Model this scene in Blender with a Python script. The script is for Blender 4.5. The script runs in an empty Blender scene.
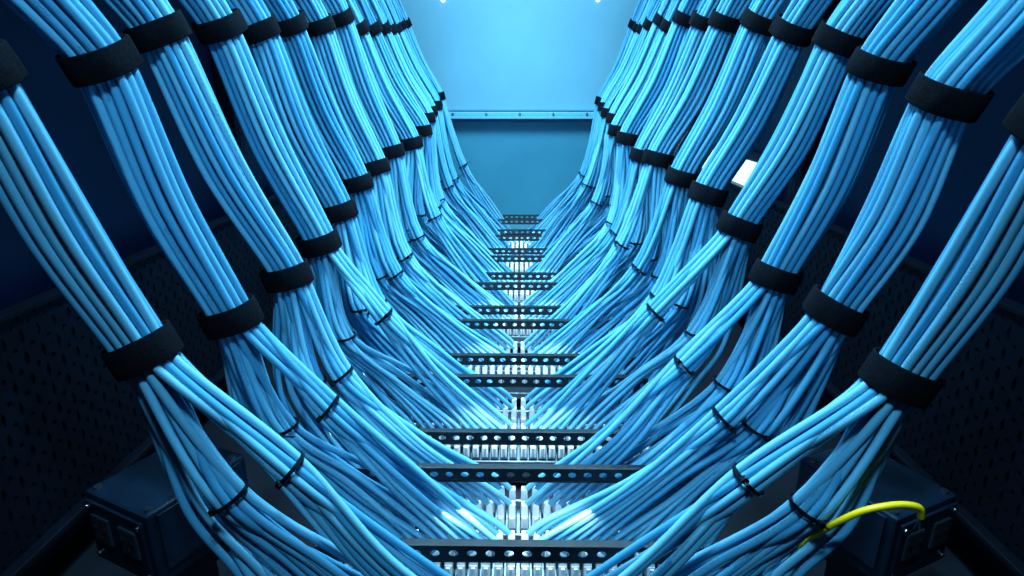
import bpy, bmesh, math, random
from mathutils import Vector, Matrix
random.seed(7)
ZOFF=0.95
scene=bpy.context.scene
COL=scene.collection
scene.view_settings.view_transform='Standard'
try: scene.view_settings.look='Medium High Contrast'
except Exception: pass

# ------------------------------------------------------------- materials
def mat(name, col, rough=0.5, metal=0.0, noise=0.0, nscale=40, bump=0.0, bscale=200, emit=None, estr=0, spec=None, coat=0):
    m=bpy.data.materials.new(name); m.use_nodes=True
    nt=m.node_tree; b=nt.nodes['Principled BSDF']
    b.inputs['Base Color'].default_value=(*col,1); b.inputs['Roughness'].default_value=rough
    b.inputs['Metallic'].default_value=metal
    if spec is not None: b.inputs['Specular IOR Level'].default_value=spec
    if coat: b.inputs['Coat Weight'].default_value=coat
    tc=nt.nodes.new('ShaderNodeTexCoord')
    if noise>0:
        n=nt.nodes.new('ShaderNodeTexNoise'); n.inputs['Scale'].default_value=nscale; n.inputs['Detail'].default_value=4
        nt.links.new(tc.outputs['Object'],n.inputs['Vector'])
        r=nt.nodes.new('ShaderNodeValToRGB')
        r.color_ramp.elements[0].position=.3; r.color_ramp.elements[1].position=.7
        r.color_ramp.elements[0].color=(*[c*(1-noise) for c in col],1)
        r.color_ramp.elements[1].color=(*[min(1,c*(1+noise)) for c in col],1)
        nt.links.new(n.outputs['Fac'],r.inputs['Fac']); nt.links.new(r.outputs['Color'],b.inputs['Base Color'])
    if bump>0:
        n=nt.nodes.new('ShaderNodeTexNoise'); n.inputs['Scale'].default_value=bscale; n.inputs['Detail'].default_value=3
        nt.links.new(tc.outputs['Object'],n.inputs['Vector'])
        bp=nt.nodes.new('ShaderNodeBump'); bp.inputs['Strength'].default_value=bump; bp.inputs['Distance'].default_value=.002
        nt.links.new(n.outputs['Fac'],bp.inputs['Height']); nt.links.new(bp.outputs['Normal'],b.inputs['Normal'])
    if emit:
        b.inputs['Emission Color'].default_value=(*emit,1); b.inputs['Emission Strength'].default_value=estr
    return m

def cable_mat():
    m=mat('cable_jacket_blue',(0.13,0.47,0.80),rough=.24)
    nt=m.node_tree; b=nt.nodes['Principled BSDF']
    b.inputs['Coat Weight'].default_value=.9; b.inputs['Coat Roughness'].default_value=.10
    at=nt.nodes.new('ShaderNodeAttribute'); at.attribute_name='tint'
    ramp=nt.nodes.new('ShaderNodeValToRGB')
    ramp.color_ramp.elements[0].color=(0.060,0.30,0.52,1); ramp.color_ramp.elements[1].color=(0.17,0.48,0.68,1)
    nt.links.new(at.outputs['Fac'],ramp.inputs['Fac'])
    uv=nt.nodes.new('ShaderNodeUVMap'); uv.uv_map='UVMap'
    sep=nt.nodes.new('ShaderNodeSeparateXYZ'); nt.links.new(uv.outputs['UV'],sep.inputs[0])
    def math_(op,a,bv=None):
        n=nt.nodes.new('ShaderNodeMath'); n.operation=op
        nt.links.new(a,n.inputs[0])
        if bv is not None:
            if isinstance(bv,(int,float)): n.inputs[1].default_value=bv
            else: nt.links.new(bv,n.inputs[1])
        return n.outputs[0]
    band=math_('LESS_THAN',math_('ABSOLUTE',math_('SUBTRACT',sep.outputs['X'],.5)),.05)
    wn=nt.nodes.new('ShaderNodeTexNoise'); wn.inputs['Scale'].default_value=1; wn.noise_dimensions='2D'
    mp=nt.nodes.new('ShaderNodeMapping'); mp.inputs['Scale'].default_value=(40,420,1)
    nt.links.new(uv.outputs['UV'],mp.inputs['Vector']); nt.links.new(mp.outputs['Vector'],wn.inputs['Vector'])
    dots=math_('GREATER_THAN',wn.outputs['Fac'],.52)
    wn2=nt.nodes.new('ShaderNodeTexNoise'); wn2.inputs['Scale'].default_value=1; wn2.noise_dimensions='2D'
    mp2=nt.nodes.new('ShaderNodeMapping'); mp2.inputs['Scale'].default_value=(.1,7,1)
    nt.links.new(uv.outputs['UV'],mp2.inputs['Vector']); nt.links.new(mp2.outputs['Vector'],wn2.inputs['Vector'])
    seg=math_('GREATER_THAN',wn2.outputs['Fac'],.5)
    f=math_('MULTIPLY',math_('MULTIPLY',math_('MULTIPLY',band,dots),seg),.6)
    mix=nt.nodes.new('ShaderNodeMixRGB'); mix.inputs[2].default_value=(.02,.07,.14,1)
    nt.links.new(f,mix.inputs[0]); nt.links.new(ramp.outputs['Color'],mix.inputs[1])
    nt.links.new(mix.outputs[0],b.inputs['Base Color'])
    return m

M_cable=cable_mat()
M_strap=mat('velcro_black',(0.004,0.007,0.012),rough=.95,noise=.5,nscale=260,bump=1.0,bscale=900,spec=.12)
M_tie=mat('nylon_tie_black',(0.003,0.005,0.008),rough=.35)
M_bar=mat('bar_black_powdercoat',(0.004,0.011,0.018),rough=.38,metal=.3,bump=.3,bscale=900)
M_panel=mat('panel_steel',(0.22,0.30,0.35),rough=.35,metal=.6,noise=.2,nscale=60)
M_jack=mat('jack_plastic',(0.02,0.04,0.06),rough=.5,noise=.2)
M_plug=mat('plug_clear_plastic',(0.72,0.80,0.85),rough=.2,noise=.1)
M_wall=mat('wall_navy_paint',(0.0010,0.008,0.032),rough=.32,noise=.15,nscale=5,bump=.25,bscale=500)
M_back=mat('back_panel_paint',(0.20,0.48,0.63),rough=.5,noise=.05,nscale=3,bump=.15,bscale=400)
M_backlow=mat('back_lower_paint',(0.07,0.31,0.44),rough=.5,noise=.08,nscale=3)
M_rail=mat('trim_paint_light',(0.18,0.56,0.75),rough=.35,noise=.05)
M_floor=mat('cabinet_floor_dark',(0.003,0.008,0.018),rough=.6,noise=.3,nscale=12)
M_rack=mat('rack_steel_dark',(0.003,0.008,0.019),rough=.45,metal=.3,noise=.2,nscale=20)
M_hole=mat('hole_black',(0.001,0.001,0.002),rough=.9,noise=.1)
M_box=mat('box_painted_steel',(0.005,0.022,0.048),rough=.45,metal=.2,noise=.2,nscale=30,bump=.3,bscale=600)
M_screw=mat('screw_zinc',(0.4,0.5,0.55),rough=.3,metal=1,noise=.1)
M_yellow=mat('yellow_jacket',(1.0,0.74,0.02),rough=.35,noise=.03)
M_glare=mat('glare_glow',(0.8,0.9,1),rough=.5,noise=.02,emit=(0.55,0.82,1),estr=1.0)  # emission stands in for the glare on the right wall
M_led=mat('led_glow',(0.8,0.9,1),rough=.5,noise=.02,emit=(0.6,0.9,1),estr=3.0)

# ------------------------------------------------------------- helpers
TOP=[]
def empty(name):
    e=bpy.data.objects.new(name,None); e.empty_display_size=.05; COL.objects.link(e); TOP.append(e); return e
def mesh_obj(name,verts,faces,mats,parent=None,smooth=True,fm=None,uvs=None,tint=None):
    me=bpy.data.meshes.new(name); me.from_pydata(verts,[],faces)
    for m in (mats if isinstance(mats,list) else [mats]): me.materials.append(m)
    if smooth: me.polygons.foreach_set('use_smooth',[True]*len(me.polygons))
    if fm: me.polygons.foreach_set('material_index',fm)
    if uvs:
        ul=me.uv_layers.new(name='UVMap'); ul.data.foreach_set('uv',uvs)
    if tint:
        a=me.attributes.new('tint','FLOAT','POINT'); a.data.foreach_set('value',tint)
    me.update()
    o=bpy.data.objects.new(name,me); COL.objects.link(o)
    if parent: o.parent=parent
    else: TOP.append(o)
    return o

class Build:
    def __init__(s): s.v=[];s.f=[];s.m=[]
    def box(s,c,d,mi=0,rot=None,bev=0.0,taper=1.0):
        bm=bmesh.new(); bmesh.ops.create_cube(bm,size=1)
        for v in bm.verts:
            k=taper if v.co.z>0 else 1
            v.co=Vector((v.co.x*d[0]*k,v.co.y*d[1]*k,v.co.z*d[2]))
        if bev>0: bmesh.ops.bevel(bm,geom=list(bm.edges),offset=bev,segments=2,affect='EDGES',profile=.6)
        if rot is not None: bmesh.ops.transform(bm,matrix=rot,verts=bm.verts)
        s.addbm(bm,c,mi)
    def addbm(s,bm,c,mi):
        o=len(s.v); bm.verts.ensure_lookup_table(); bm.verts.index_update()
        for v in bm.verts: s.v.append((v.co.x+c[0],v.co.y+c[1],v.co.z+c[2]))
        for f in bm.faces: s.f.append([o+v.index for v in f.verts]); s.m.append(mi)
        bm.free()
    def cyl(s,c,r,h,mi=0,axis='Z',seg=16,r2=None):
        bm=bmesh.new(); bmesh.ops.create_cone(bm,cap_ends=True,segments=seg,radius1=r,radius2=r if r2 is None else r2,depth=h)
        if axis=='X': bmesh.ops.rotate(bm,matrix=Matrix.Rotation(math.pi/2,3,'Y'),verts=bm.verts)
        if axis=='Y': bmesh.ops.rotate(bm,matrix=Matrix.Rotation(math.pi/2,3,'X'),verts=bm.verts)
        s.addbm(bm,c,mi)
    def perf(s,org,ux,uy,nx,ny,cw,ch,rx,ry,th,mi=0,seg=16):
        ux=Vector(ux);uy=Vector(uy);n=ux.cross(uy).normalized(); org=Vector(org)
        for i in range(nx):
            for j in range(ny):
                c=org+ux*((i+.5)*cw)+uy*((j+.5)*ch)
                rings=[]
                for k in range(2):
                    off=n*(th*(k-.5)); ro=[];ri=[]
                    for a in range(seg):
                        t=2*math.pi*(a+.5)/seg; ct,st=math.cos(t),math.sin(t)
                        q=max(abs(ct),abs(st))
                        ro.append(len(s.v)); s.v.append(tuple(c+off+ux*(cw/2*ct/q)+uy*(ch/2*st/q)))
                        ri.append(len(s.v)); s.v.append(tuple(c+off+ux*(rx*ct)+uy*(ry*st)))
                    rings.append((ro,ri))
                for a in range(seg):
                    b=(a+1)%seg
                    (o0,i0),(o1,i1)=rings
                    s.f.append([o1[a],o1[b],i1[b],i1[a]]); s.f.append([o0[b],o0[a],i0[a],i0[b]])
                    s.f.append([i1[a],i1[b],i0[b],i0[a]]); s.f.append([o0[a],o0[b],o1[b],o1[a]])
                    s.m+= [mi]*4
    def obj(s,name,mats,parent=None,smooth=False):
        return mesh_obj(name,s.v,s.f,mats,parent,smooth,s.m)

def catmull(P,n):
    P=[P[0]*2-P[1]]+P+[P[-1]*2-P[-2]]
    out=[]
    for i in range(1,len(P)-2):
        p0,p1,p2,p3=P[i-1:i+3]
        t0=0;t1=t0+max(1e-4,(p1-p0).length)**.5;t2=t1+max(1e-4,(p2-p1).length)**.5;t3=t2+max(1e-4,(p3-p2).length)**.5
        for k in range(n):
            t=t1+(t2-t1)*k/n
            A1=p0*((t1-t)/(t1-t0))+p1*((t-t0)/(t1-t0))
            A2=p1*((t2-t)/(t2-t1))+p2*((t-t1)/(t2-t1))
            A3=p2*((t3-t)/(t3-t2))+p3*((t-t2)/(t3-t2))
            B1=A1*((t2-t)/(t2-t0))+A2*((t-t0)/(t2-t0))
            B2=A2*((t3-t)/(t3-t1))+A3*((t-t1)/(t3-t1))
            out.append(B1*((t2-t)/(t2-t1))+B2*((t-t1)/(t2-t1)))
    out.append(P[-2].copy())
    return out

def tube(V,F,UV,T,pts,r,sides,tint,u0):
    base=len(V)
    ref=Vector((0,1,0))
    for i,p in enumerate(pts):
        a=pts[max(0,i-1)];b=pts[min(len(pts)-1,i+1)]
        d=(b-a).normalized()
        n=(ref-d*ref.dot(d)).normalized(); ref=n
        bn=d.cross(n)
        for k in range(sides):
            t=2*math.pi*k/sides
            V.append(tuple(p+n*(r*math.cos(t))+bn*(r*math.sin(t)))); T.append(tint)
    L=0
    for i in range(len(pts)-1):
        l2=L+(pts[i+1]-pts[i]).length
        for k in range(sides):
            k2=(k+1)%sides
            F.append((base+i*sides+k,base+i*sides+k2,base+(i+1)*sides+k2,base+(i+1)*sides+k))
            a=(k/sides+u0); b=((k+1)/sides+u0)
            if a>=1: a-=1;b-=1
            UV.extend([a,L+u0*9,b,L+u0*9,b,l2+u0*9,a,l2+u0*9])
        L=l2

def hexpack(n,sp):
    pts=[]
    for j in range(-5,6):
        for i in range(-6,7):
            pts.append((sp*(i+.5*(j%2)), sp*j*.866))
    pts.sort(key=lambda p:(p[0]-.25*sp)**2+(p[1]-.29*sp)**2)
    pts=pts[:n]
    cx=sum(p[0] for p in pts)/n; cy=sum(p[1] for p in pts)/n
    return [(p[0]-cx,p[1]-cy) for p in pts]

# ------------------------------------------------------------- layout of the rows
NR=15
PZ=-.035
def Yrow(k): return .74+.193*k
A_BARS=[.995+.395*j for j in range(7)]
B_BARS=[.785]+[1.125+.395*j for j in range(7)]
def Yport(k):
    if k==0: return .735
    if k%2==1: return A_BARS[(k-1)//2]-.060
    return B_BARS[k//2]-.052
def lk(tab,k): return tab[min(k,len(tab)-1)]
LOX={-1:[.508,.475,.452,.452,.456,.458,.455,.44,.415,.40,.41,.42,.43,.445,.455],
      1:[.525,.516,.505,.495,.472,.455,.435,.42,.41,.40,.41,.42,.43,.445,.455]}
LOZ={-1:[-.345,-.348,-.34,-.315,-.28,-.25,-.232,-.205,-.185,-.155,-.125,-.10,-.08,-.06,-.05],
      1:[-.38,-.355,-.33,-.29,-.256,-.225,-.21,-.20,-.18,-.155,-.125,-.10,-.08,-.06,-.05]}
UPX={-1:[.645,.618,.628,.62,.607,.608,.598,.582,.575,.575,.58,.59,.60,.61,.62],
      1:[.645,.622,.635,.645,.63,.62,.60,.59,.58,.58,.585,.59,.60,.61,.62]}
UPZ={-1:[.022,.052,.088,.115,.15,.18,.195,.205,.22,.235,.25,.265,.28,.30,.32],
      1:[-.036,-.015,.032,.09,.136,.175,.19,.205,.22,.235,.25,.265,.28,.30,.32]}
R=.0063
NC=30

def band(center,axis,ra,rb,width,th,name,parent,material,seg=40,wob=.0010,flap=True):
    axis=axis.normalized(); yv=Vector((0,1,0)); n=yv.cross(axis).normalized(); yv=axis.cross(n)
    V=[];F=[]
    prof=[(-.5,0),(-.5,.8),(-.46,1),(0,1.08),(.46,1),(.5,.8),(.5,0)]
    ph=random.random()*6
    a0=random.random()*6
    for k in range(seg):
        t=2*math.pi*k/seg
        w=wob*math.sin(3*t+ph)+wob*.6*math.sin(5*t+ph*2)
        extra=(th*.9 if flap and ((t-a0)%(2*math.pi))<1.5 else 0)
        sk=.04*math.sin(t+ph)
        for (pw,pt) in prof:
            rr=w+pt*(th+extra)
            V.append(tuple(center+n*((ra+rr)*math.cos(t))+yv*((rb+rr)*math.sin(t))+axis*(width*(pw+sk))))
    m=len(prof)
    for k in range(seg):
        k2=(k+1)%seg
        for j in range(m):
            j2=(j+1)%m
            F.append((k*m+j,k*m+j2,k2*m+j2,k2*m+j))
    return mesh_obj(name,V,F,material,parent)

def cable_tie(center,axis,ra,rb,name,parent,s):
    axis=axis.normalized(); yv=Vector((0,1,0)); n=yv.cross(axis).normalized()
    V=[];F=[]; seg=28
    prof=[(-.0028,0),(-.0028,.0024),(.0028,.0024),(.0028,0)]
    tl=random.uniform(-.18,.18)
    for k in range(seg):
        t=2*math.pi*k/seg
        for (pw,pt) in prof:
            V.append(tuple(center+n*((ra+pt)*math.cos(t))+yv*((rb+pt)*math.sin(t))+axis*(pw+tl*ra*math.cos(t))))
    for k in range(seg):
        k2=(k+1)%seg
        for j in range(4): F.append((k*4+j,k*4+(j+1)%4,k2*4+(j+1)%4,k2*4+j))
    b=Build(); b.v=V;b.f=[list(f) for f in F];b.m=[0]*len(F)
    ang=random.uniform(-2.6,-.5)
    hp=center+n*((ra+.004)*math.cos(ang))+yv*((rb+.004)*math.sin(ang))
    rot=Matrix(((n.x,yv.x,axis.x),(n.y,yv.y,axis.y),(n.z,yv.z,axis.z))).to_4x4()
    b.box(hp,(.009,.009,.009),0,rot,.0015)
    out=(n*math.cos(ang)+yv*math.sin(ang))
    tang=(-n*math.sin(ang)+yv*math.cos(ang))
    L=random.choice([.012,.02,.04])
    dirn=(out*.6+tang*.8).normalized()
    rt=dirn.to_track_quat('Z','Y').to_matrix().to_4x4()
    b.box(hp+dirn*(L/2),(.0045,.0016,L),0,rt,.0003)
    b.obj(name,M_tie,parent)

PSP=.0235; PX0=.013; NSLOT=15
def make_bundle(side,k):
    par=empty('network_cable_bundle')
    y=Yrow(k); yp=Yport(k)
    lo=Vector((side*lk(LOX[side],k),y,lk(LOZ[side],k)))
    f=(y-.085)/y
    up=Vector((side*lk(UPX[side],k)*f,y*f,lk(UPZ[side],k)*f))
    rj=random.Random(100*k+side)
    lo+=Vector((rj.uniform(-.008,.008),rj.uniform(-.01,.01),rj.uniform(-.014,.014)))
    up+=Vector((rj.uniform(-.006,.006),rj.uniform(-.008,.008),rj.uniform(-.02,.02)))
    mid=(lo+up)/2+Vector((side*.014,rj.uniform(-.008,.008)+.008,-.004))
    t1=up+Vector((side*.036,-.055,.10)); t2=up+Vector((side*.10,-.15,.28)); t3=up+Vector((side*.17,-.23,.60)); t4=up+Vector((side*.20,-.26,.90))
    dz=(lo.z+.345)
    yt=min(y,yp) if k%2 else y-.03
    if k==0: yt=.735
    tieA=Vector((side*.345,yt,-.535+dz*.35)); tieB=Vector((side*.415,yt-.012,-.56+dz*.35)); tieC=Vector((side*.465,yt+.015,-.58+dz*.3))
    sA=rj.uniform(-.04,.04); tieA+=Vector((side*-.7*sA,0,sA*.6))
    pk=hexpack(NC,2*R*1.02)
    rc=max(math.hypot(*p) for p in pk)
    pk.sort(key=lambda p:-p[0]+rj.uniform(-.004,.004))
    groups=[pk[:9],pk[9:19],pk[19:]]
    V=[];F=[];UV=[];T=[]
    pidx=0; sw=rj.uniform(-.3,.3); sw2=rj.uniform(-.4,.4)
    def rot(o,a): return (o[0]*math.cos(a)-o[1]*math.sin(a),o[0]*math.sin(a)+o[1]*math.cos(a))
    stations=[lo,mid,up,t1,t2,t3,t4]
    scl=[1,1.13,1,1.08,1.12,1.15,1.15]
    swirl=[0,sw*.5,sw,sw+sw2*.2,sw+sw2*.5,sw+sw2,sw+sw2]
    frames=[]
    allst=[tieB]+stations
    for i in range(1,len(allst)):
        a=allst[i-1]; b=allst[min(i+1,len(allst)-1)]
        d=(b-a).normalized()
        n=Vector((-d.z,0,d.x)).normalized()
        if n.x*(-side)<0: n=-n
        m=d.cross(n)
        if m.y<0: m=-m
        frames.append((d,n,m))
    ties=[tieA,tieB,tieC]
    for g,grp in enumerate(groups):
        sub=hexpack(len(grp),2*R*1.03); sub.sort(key=lambda p:-p[0])
        dt=(lo-ties[g]).normalized(); nt_=Vector((-dt.z,0,dt.x)).normalized()
        if nt_.x*(-side)<0: nt_=-nt_
        for q,o in enumerate(grp):
            xi=pidx//2; row=pidx%2; pidx+=1
            xp=side*(PX0+PSP*xi)+rj.uniform(-.002,.002); ypp=yp+(row-.5)*.05
            tint=rj.random()
            zb=-.79+PZ
            sl=.012+.020*max(0,1-xi/9)
            pts=[Vector((xp,ypp,zb)),Vector((xp+side*sl,ypp-.003,zb+.034))]
            so=sub[q]; loose=(1.0,1.0,1.7)[g]
            tp=ties[g]+nt_*(so[0]*loose)+Vector((0,so[1]*loose,0))
            sag=(-.012,-.006,-.002)[g]
            S=(pts[1]*.5+tp*.5)+Vector((side*.003+rj.uniform(-.010,.010),0,sag+rj.uniform(-.012,.012)))
            S.y=yp+(row-.5)*.03
            pts.append(S)
            pts.append(tp)
            for si,st in enumerate(stations):
                oo=rot(o,swirl[si]); d,n,m=frames[si]
                base_=n*(oo[0]*scl[si])+m*(oo[1]*scl[si])
                if si in (0,2):
                    pts.append(st+base_-d*.016); pts.append(st+base_+d*.016)
                else:
                    j=.003
                    pts.append(st+base_+n*rj.uniform(-j,j)+m*rj.uniform(-j,j))
            near=k<5
            tube(V,F,UV,T,catmull(pts,8 if near else 5),R,12 if near else 8,tint,rj.random())
    mesh_obj('cables',V,F,M_cable,par,True,None,UV,T)
    rs=rc+R+.0006
    band(lo,frames[0][0],rs,rs,.042,.0028,'velcro_strap_lower',par,M_strap)
    band(up,frames[2][0],rs,rs,.037,.0028,'velcro_strap_upper',par,M_strap)
    for g in (0,1):
        sub=hexpack(len(groups[g]),2*R*1.03); rr=max(math.hypot(*p) for p in sub)+R*.9
        a=(lo-ties[g]); a.y=0
        if g==0: a=a.normalized()+Vector((side*.75,0,.75)).normalized()
        cable_tie(ties[g],a,rr+.001,rr+.001,'cable_tie_%d'%(g+1),par,side)

for k in range(NR):
    for side in (-1,1): make_bundle(side,k)

# ------------------------------------------------------------- lacing bars
def lacing_bar(y,z=-.70,hw=.30):
    b=Build()
    n=20; cw=2*hw/n
    tz=Vector((0,.35,.94)).normalized()
    b.perf((-hw,y,z-.024),(1,0,0),tz,n,1,cw,.022,cw*.26,.0050,.003,0,20)
    e=Vector((0,y,z-.024))+tz*.022
    b.box((0,e.y+.007,e.z),(2*hw,.016,.003),0,None,.0008)
    b.box((0,y+.003,z-.026),(2*hw,.010,.003),0,None,.0008)
    for s in(-1,1):
        b.box((s*(hw+.015),y+.008,z-.03),(.036,.003,.05),0,None,.001)
        b.box((s*(hw+.032),y+.008,z-.12),(.004,.022,.20),0,None,.001)
        b.cyl((s*(hw+.018),y+.005,z-.025),.005,.004,1,'Y')
    b.obj('cable_lacing_bar',[M_bar,M_screw])
for y in A_BARS+B_BARS: lacing_bar(y)

# ------------------------------------------------------------- patch panels with plugs
def patch_panel(ys):
    par=empty('patch_panel')
    y0=min(ys)-.06; y1=max(ys)+.06
    b=Build()
    b.box((0,(y0+y1)/2,-.868),(.80,y1-y0,.02),0,None,.002)
    b.box((0,y0+.006,-.852),(.80,.006,.03),0,None,.001)
    b.box((0,y1-.006,-.852),(.80,.006,.03),0,None,.001)
    for s in(-1,1):
        for yy in (y0+.02,y1-.02): b.cyl((s*.39,yy,-.856),.006,.006,1)
    b.obj('panel_plate',[M_panel,M_screw],par)
    j=Build(); p=Build()
    for yp in ys:
        for s in(-1,1):
            for i in range(NSLOT):
                x=s*(PX0+PSP*i)
                for r in (-.5,.5):
                    y=yp+r*.05
                    j.box((x,y,-.85),(.0195,.030,.022),0,None,.0015)
                    p.box((x,y,-.826),(.0150,.020,.034),0,None,.0015)
                    p.box((x,y,-.797),(.0155,.0165,.030),0,None,.003,.88)
                    p.box((x,y-.013,-.822),(.007,.003,.030),0,Matrix.Rotation(.25,4,'X'),.0006)
    j.obj('jacks',[M_jack,M_plug],par); p.obj('plugs',[M_plug],par)
    par.location.z=PZ
for k in range(NR): patch_panel([Yport(k)])

# ------------------------------------------------------------- cabinet shell
def slab(name,c,d,m,bev=.0):
    b=Build(); b.box(c,d,0,None,bev); return b.obj(name,[m])
XW=.98; YB=3.78
slab('floor',(0,1.6,-.965),(2.1,4.6,.03),M_floor)
slab('wall_left',(-XW-.015,1.6,.15),(.03,4.6,2.2),M_wall)
slab('wall_right',(XW+.015,1.6,.15),(.03,4.6,2.2),M_wall)
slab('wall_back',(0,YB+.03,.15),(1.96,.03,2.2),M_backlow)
slab('ceiling',(0,1.6,1.265),(2.1,4.6,.03),M_wall)
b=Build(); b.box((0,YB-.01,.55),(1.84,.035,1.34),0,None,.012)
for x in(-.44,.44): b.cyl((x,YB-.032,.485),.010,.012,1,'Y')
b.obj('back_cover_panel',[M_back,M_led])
b=Build(); b.box((0,YB-.03,-.135),(1.84,.05,.022),0,None,.004); b.box((0,YB-.045,-.155),(1.84,.02,.02),0,None,.004)
for i in range(-4,5): b.cyl((i*.2,YB-.058,-.135),.007,.006,1,'Y')
b.obj('trim_back',[M_rail,M_screw])

for s in(-1,1):
    b=Build()
    b.perf((s*.90,.15,-.80),(0,1,0),(0,0,1),84,10,.04,.042,.005,.005,.004,0,10)
    b.box((s*.90,1.83,-.375),(.03,3.36,.012),0,None,.003)
    b.box((s*.90,1.83,-.805),(.05,3.36,.012),0,None,.003)
    b.obj('perforated_side_rail',[M_rack])
for s in(-1,1):
    for y in (.55,2.05,3.4):
        b=Build(); b.box((s*.955,y,.15),(.05,.06,2.1),0,None,.006)
        b.box((s*.93,y,.15),(.004,.03,2.0),0,None,.001)
        for i in range(30): b.cyl((s*.9275,y,-.8+i*.066),.006,.002,1,'X',10)
        b.obj('rack_post',[M_rack,M_hole])

def pbox(s,loc,rz):
    par=empty('power_outlet_box')
    b=Build()
    b.box((0,0,0),(.15,.18,.13),0,None,.005)
    b.box((0,-.093,0),(.135,.006,.11),0,None,.002)
    b.box((-s*.078,0,.01),(.004,.15,.10),0,None,.001)
    for i in(-1,1):
        b.box((i*.033,-.097,.01),(.042,.006,.05),1,None,.003)
        for q in(-1,1): b.cyl((i*.033+q*.011,-.101,.015),.004,.003,2,'Y',10)
        b.cyl((i*.033,-.101,-.002),.004,.003,2,'Y',10)
    for i in(-1,1):
        for q in(-1,1): b.cyl((i*.062,q*.075,.067),.006,.004,3)
        for q in(-1,1): b.cyl((i*.060,-.097,q*.045),.004,.004,3,'Y')
    b.box((0,.02,-.10),(.05,.12,.08),0,None,.003)
    b.box((s*.13,.03,-.05),(.16,.05,.012),0,None,.002)
    b.box((0,.02,-.20),(.03,.05,.16),0,None,.003)
    b.obj('housing',[M_box,M_jack,M_hole,M_screw],par)
    par.location=loc; par.rotation_euler=(0,0,rz)
pbox(-1,Vector((-.58,.84,-.665)),math.radians(-25))
pbox(1,Vector((.61,.88,-.69)),math.radians(25))

V=[];F=[];UV=[];T=[]
pts=[Vector(p) for p in [(.345,.735,-.82),(.38,.737,-.74),(.425,.735,-.645),(.434,.705,-.590),(.445,.688,-.560),(.462,.678,-.538),(.485,.674,-.527),(.512,.672,-.522),(.533,.672,-.527),(.541,.676,-.545)]]
cp=catmull(pts,8); tube(V,F,UV,T,cp,.0046,12,.5,0)
yc=empty('yellow_patch_cable')
mesh_obj('jacket',V,F,M_yellow,yc)
V=[];F=[];UV=[];T=[]
for q in range(4):
    e=cp[-1]; tube(V,F,UV,T,[e+Vector((0,0,.004)),e+Vector((.001*q-.002,.002*(q%2),-.008)),e+Vector((.004*q-.006,.004*(q%2),-.020))],.0010,6,.5,0)
mesh_obj('bare_wires',V,F,M_screw,yc)

par=empty('wall_glare_panel')  # added glowing panel in place of a glare reflected on the right wall
b=Build(); b.box((.955,2.72,-.10),(.05,.82,.42),0,None,.02); b.obj('glare_panel_rim',[M_rack],par)
b=Build(); b.box((.926,2.72,-.10),(.012,.76,.36),0,None,.005); b.obj('glare_glow',[M_glare],par)
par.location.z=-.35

# ------------------------------------------------------------- lights
def area(name,loc,target,size,sy,energy,col,spread=180):
    l=bpy.data.lights.new(name,'AREA'); l.shape='RECTANGLE'; l.size=size; l.size_y=sy; l.energy=energy; l.color=col
    l.spread=math.radians(spread)
    o=bpy.data.objects.new(name,l); COL.objects.link(o); TOP.append(o)
    o.location=loc; o.rotation_euler=(Vector(target)-Vector(loc)).to_track_quat('-Z','Y').to_euler(); return o
area('ceiling_lamp_strip',(0,1.95,1.15),(0,1.95,-1),.12,2.2,70,(.50,.83,1),108)
area('back_wall_fill',(0,2.8,1.05),(0,3.8,.15),1.2,.3,18,(.50,.84,1))  # unseen light added to brighten the far wall
area('near_area_light',(0,.10,.9),(0,1.0,-.6),.2,.15,18,(.45,.80,1))  # area light overhead, aimed at the near rows
for j in range(8):  # unseen lights added under the bars to brighten plugs and ports
    y=(.90 if j==0 else B_BARS[j]+.13)
    area('port_fill_light',(0,y,-.725),(0,y+.06,-1),.26,.02,.28,(.85,.94,1),140)
w=bpy.data.worlds.new('World'); scene.world=w; w.use_nodes=True
w.node_tree.nodes['Background'].inputs[0].default_value=(.02,.10,.25,1); w.node_tree.nodes['Background'].inputs[1].default_value=.08

# ------------------------------------------------------------- camera
cam=bpy.data.cameras.new('camera'); co=bpy.data.objects.new('camera',cam); COL.objects.link(co); scene.camera=co
cam.sensor_width=36; cam.lens=600/1024*36; cam.clip_start=.01
cam.dof.use_dof=True; cam.dof.focus_distance=1.3; cam.dof.aperture_fstop=10.0
co.location=(0,0,0)
co.rotation_euler=(math.radians(90-18.26),0,math.radians(.72))
TOP.append(co)
for o in TOP: o.location.z+=ZOFF
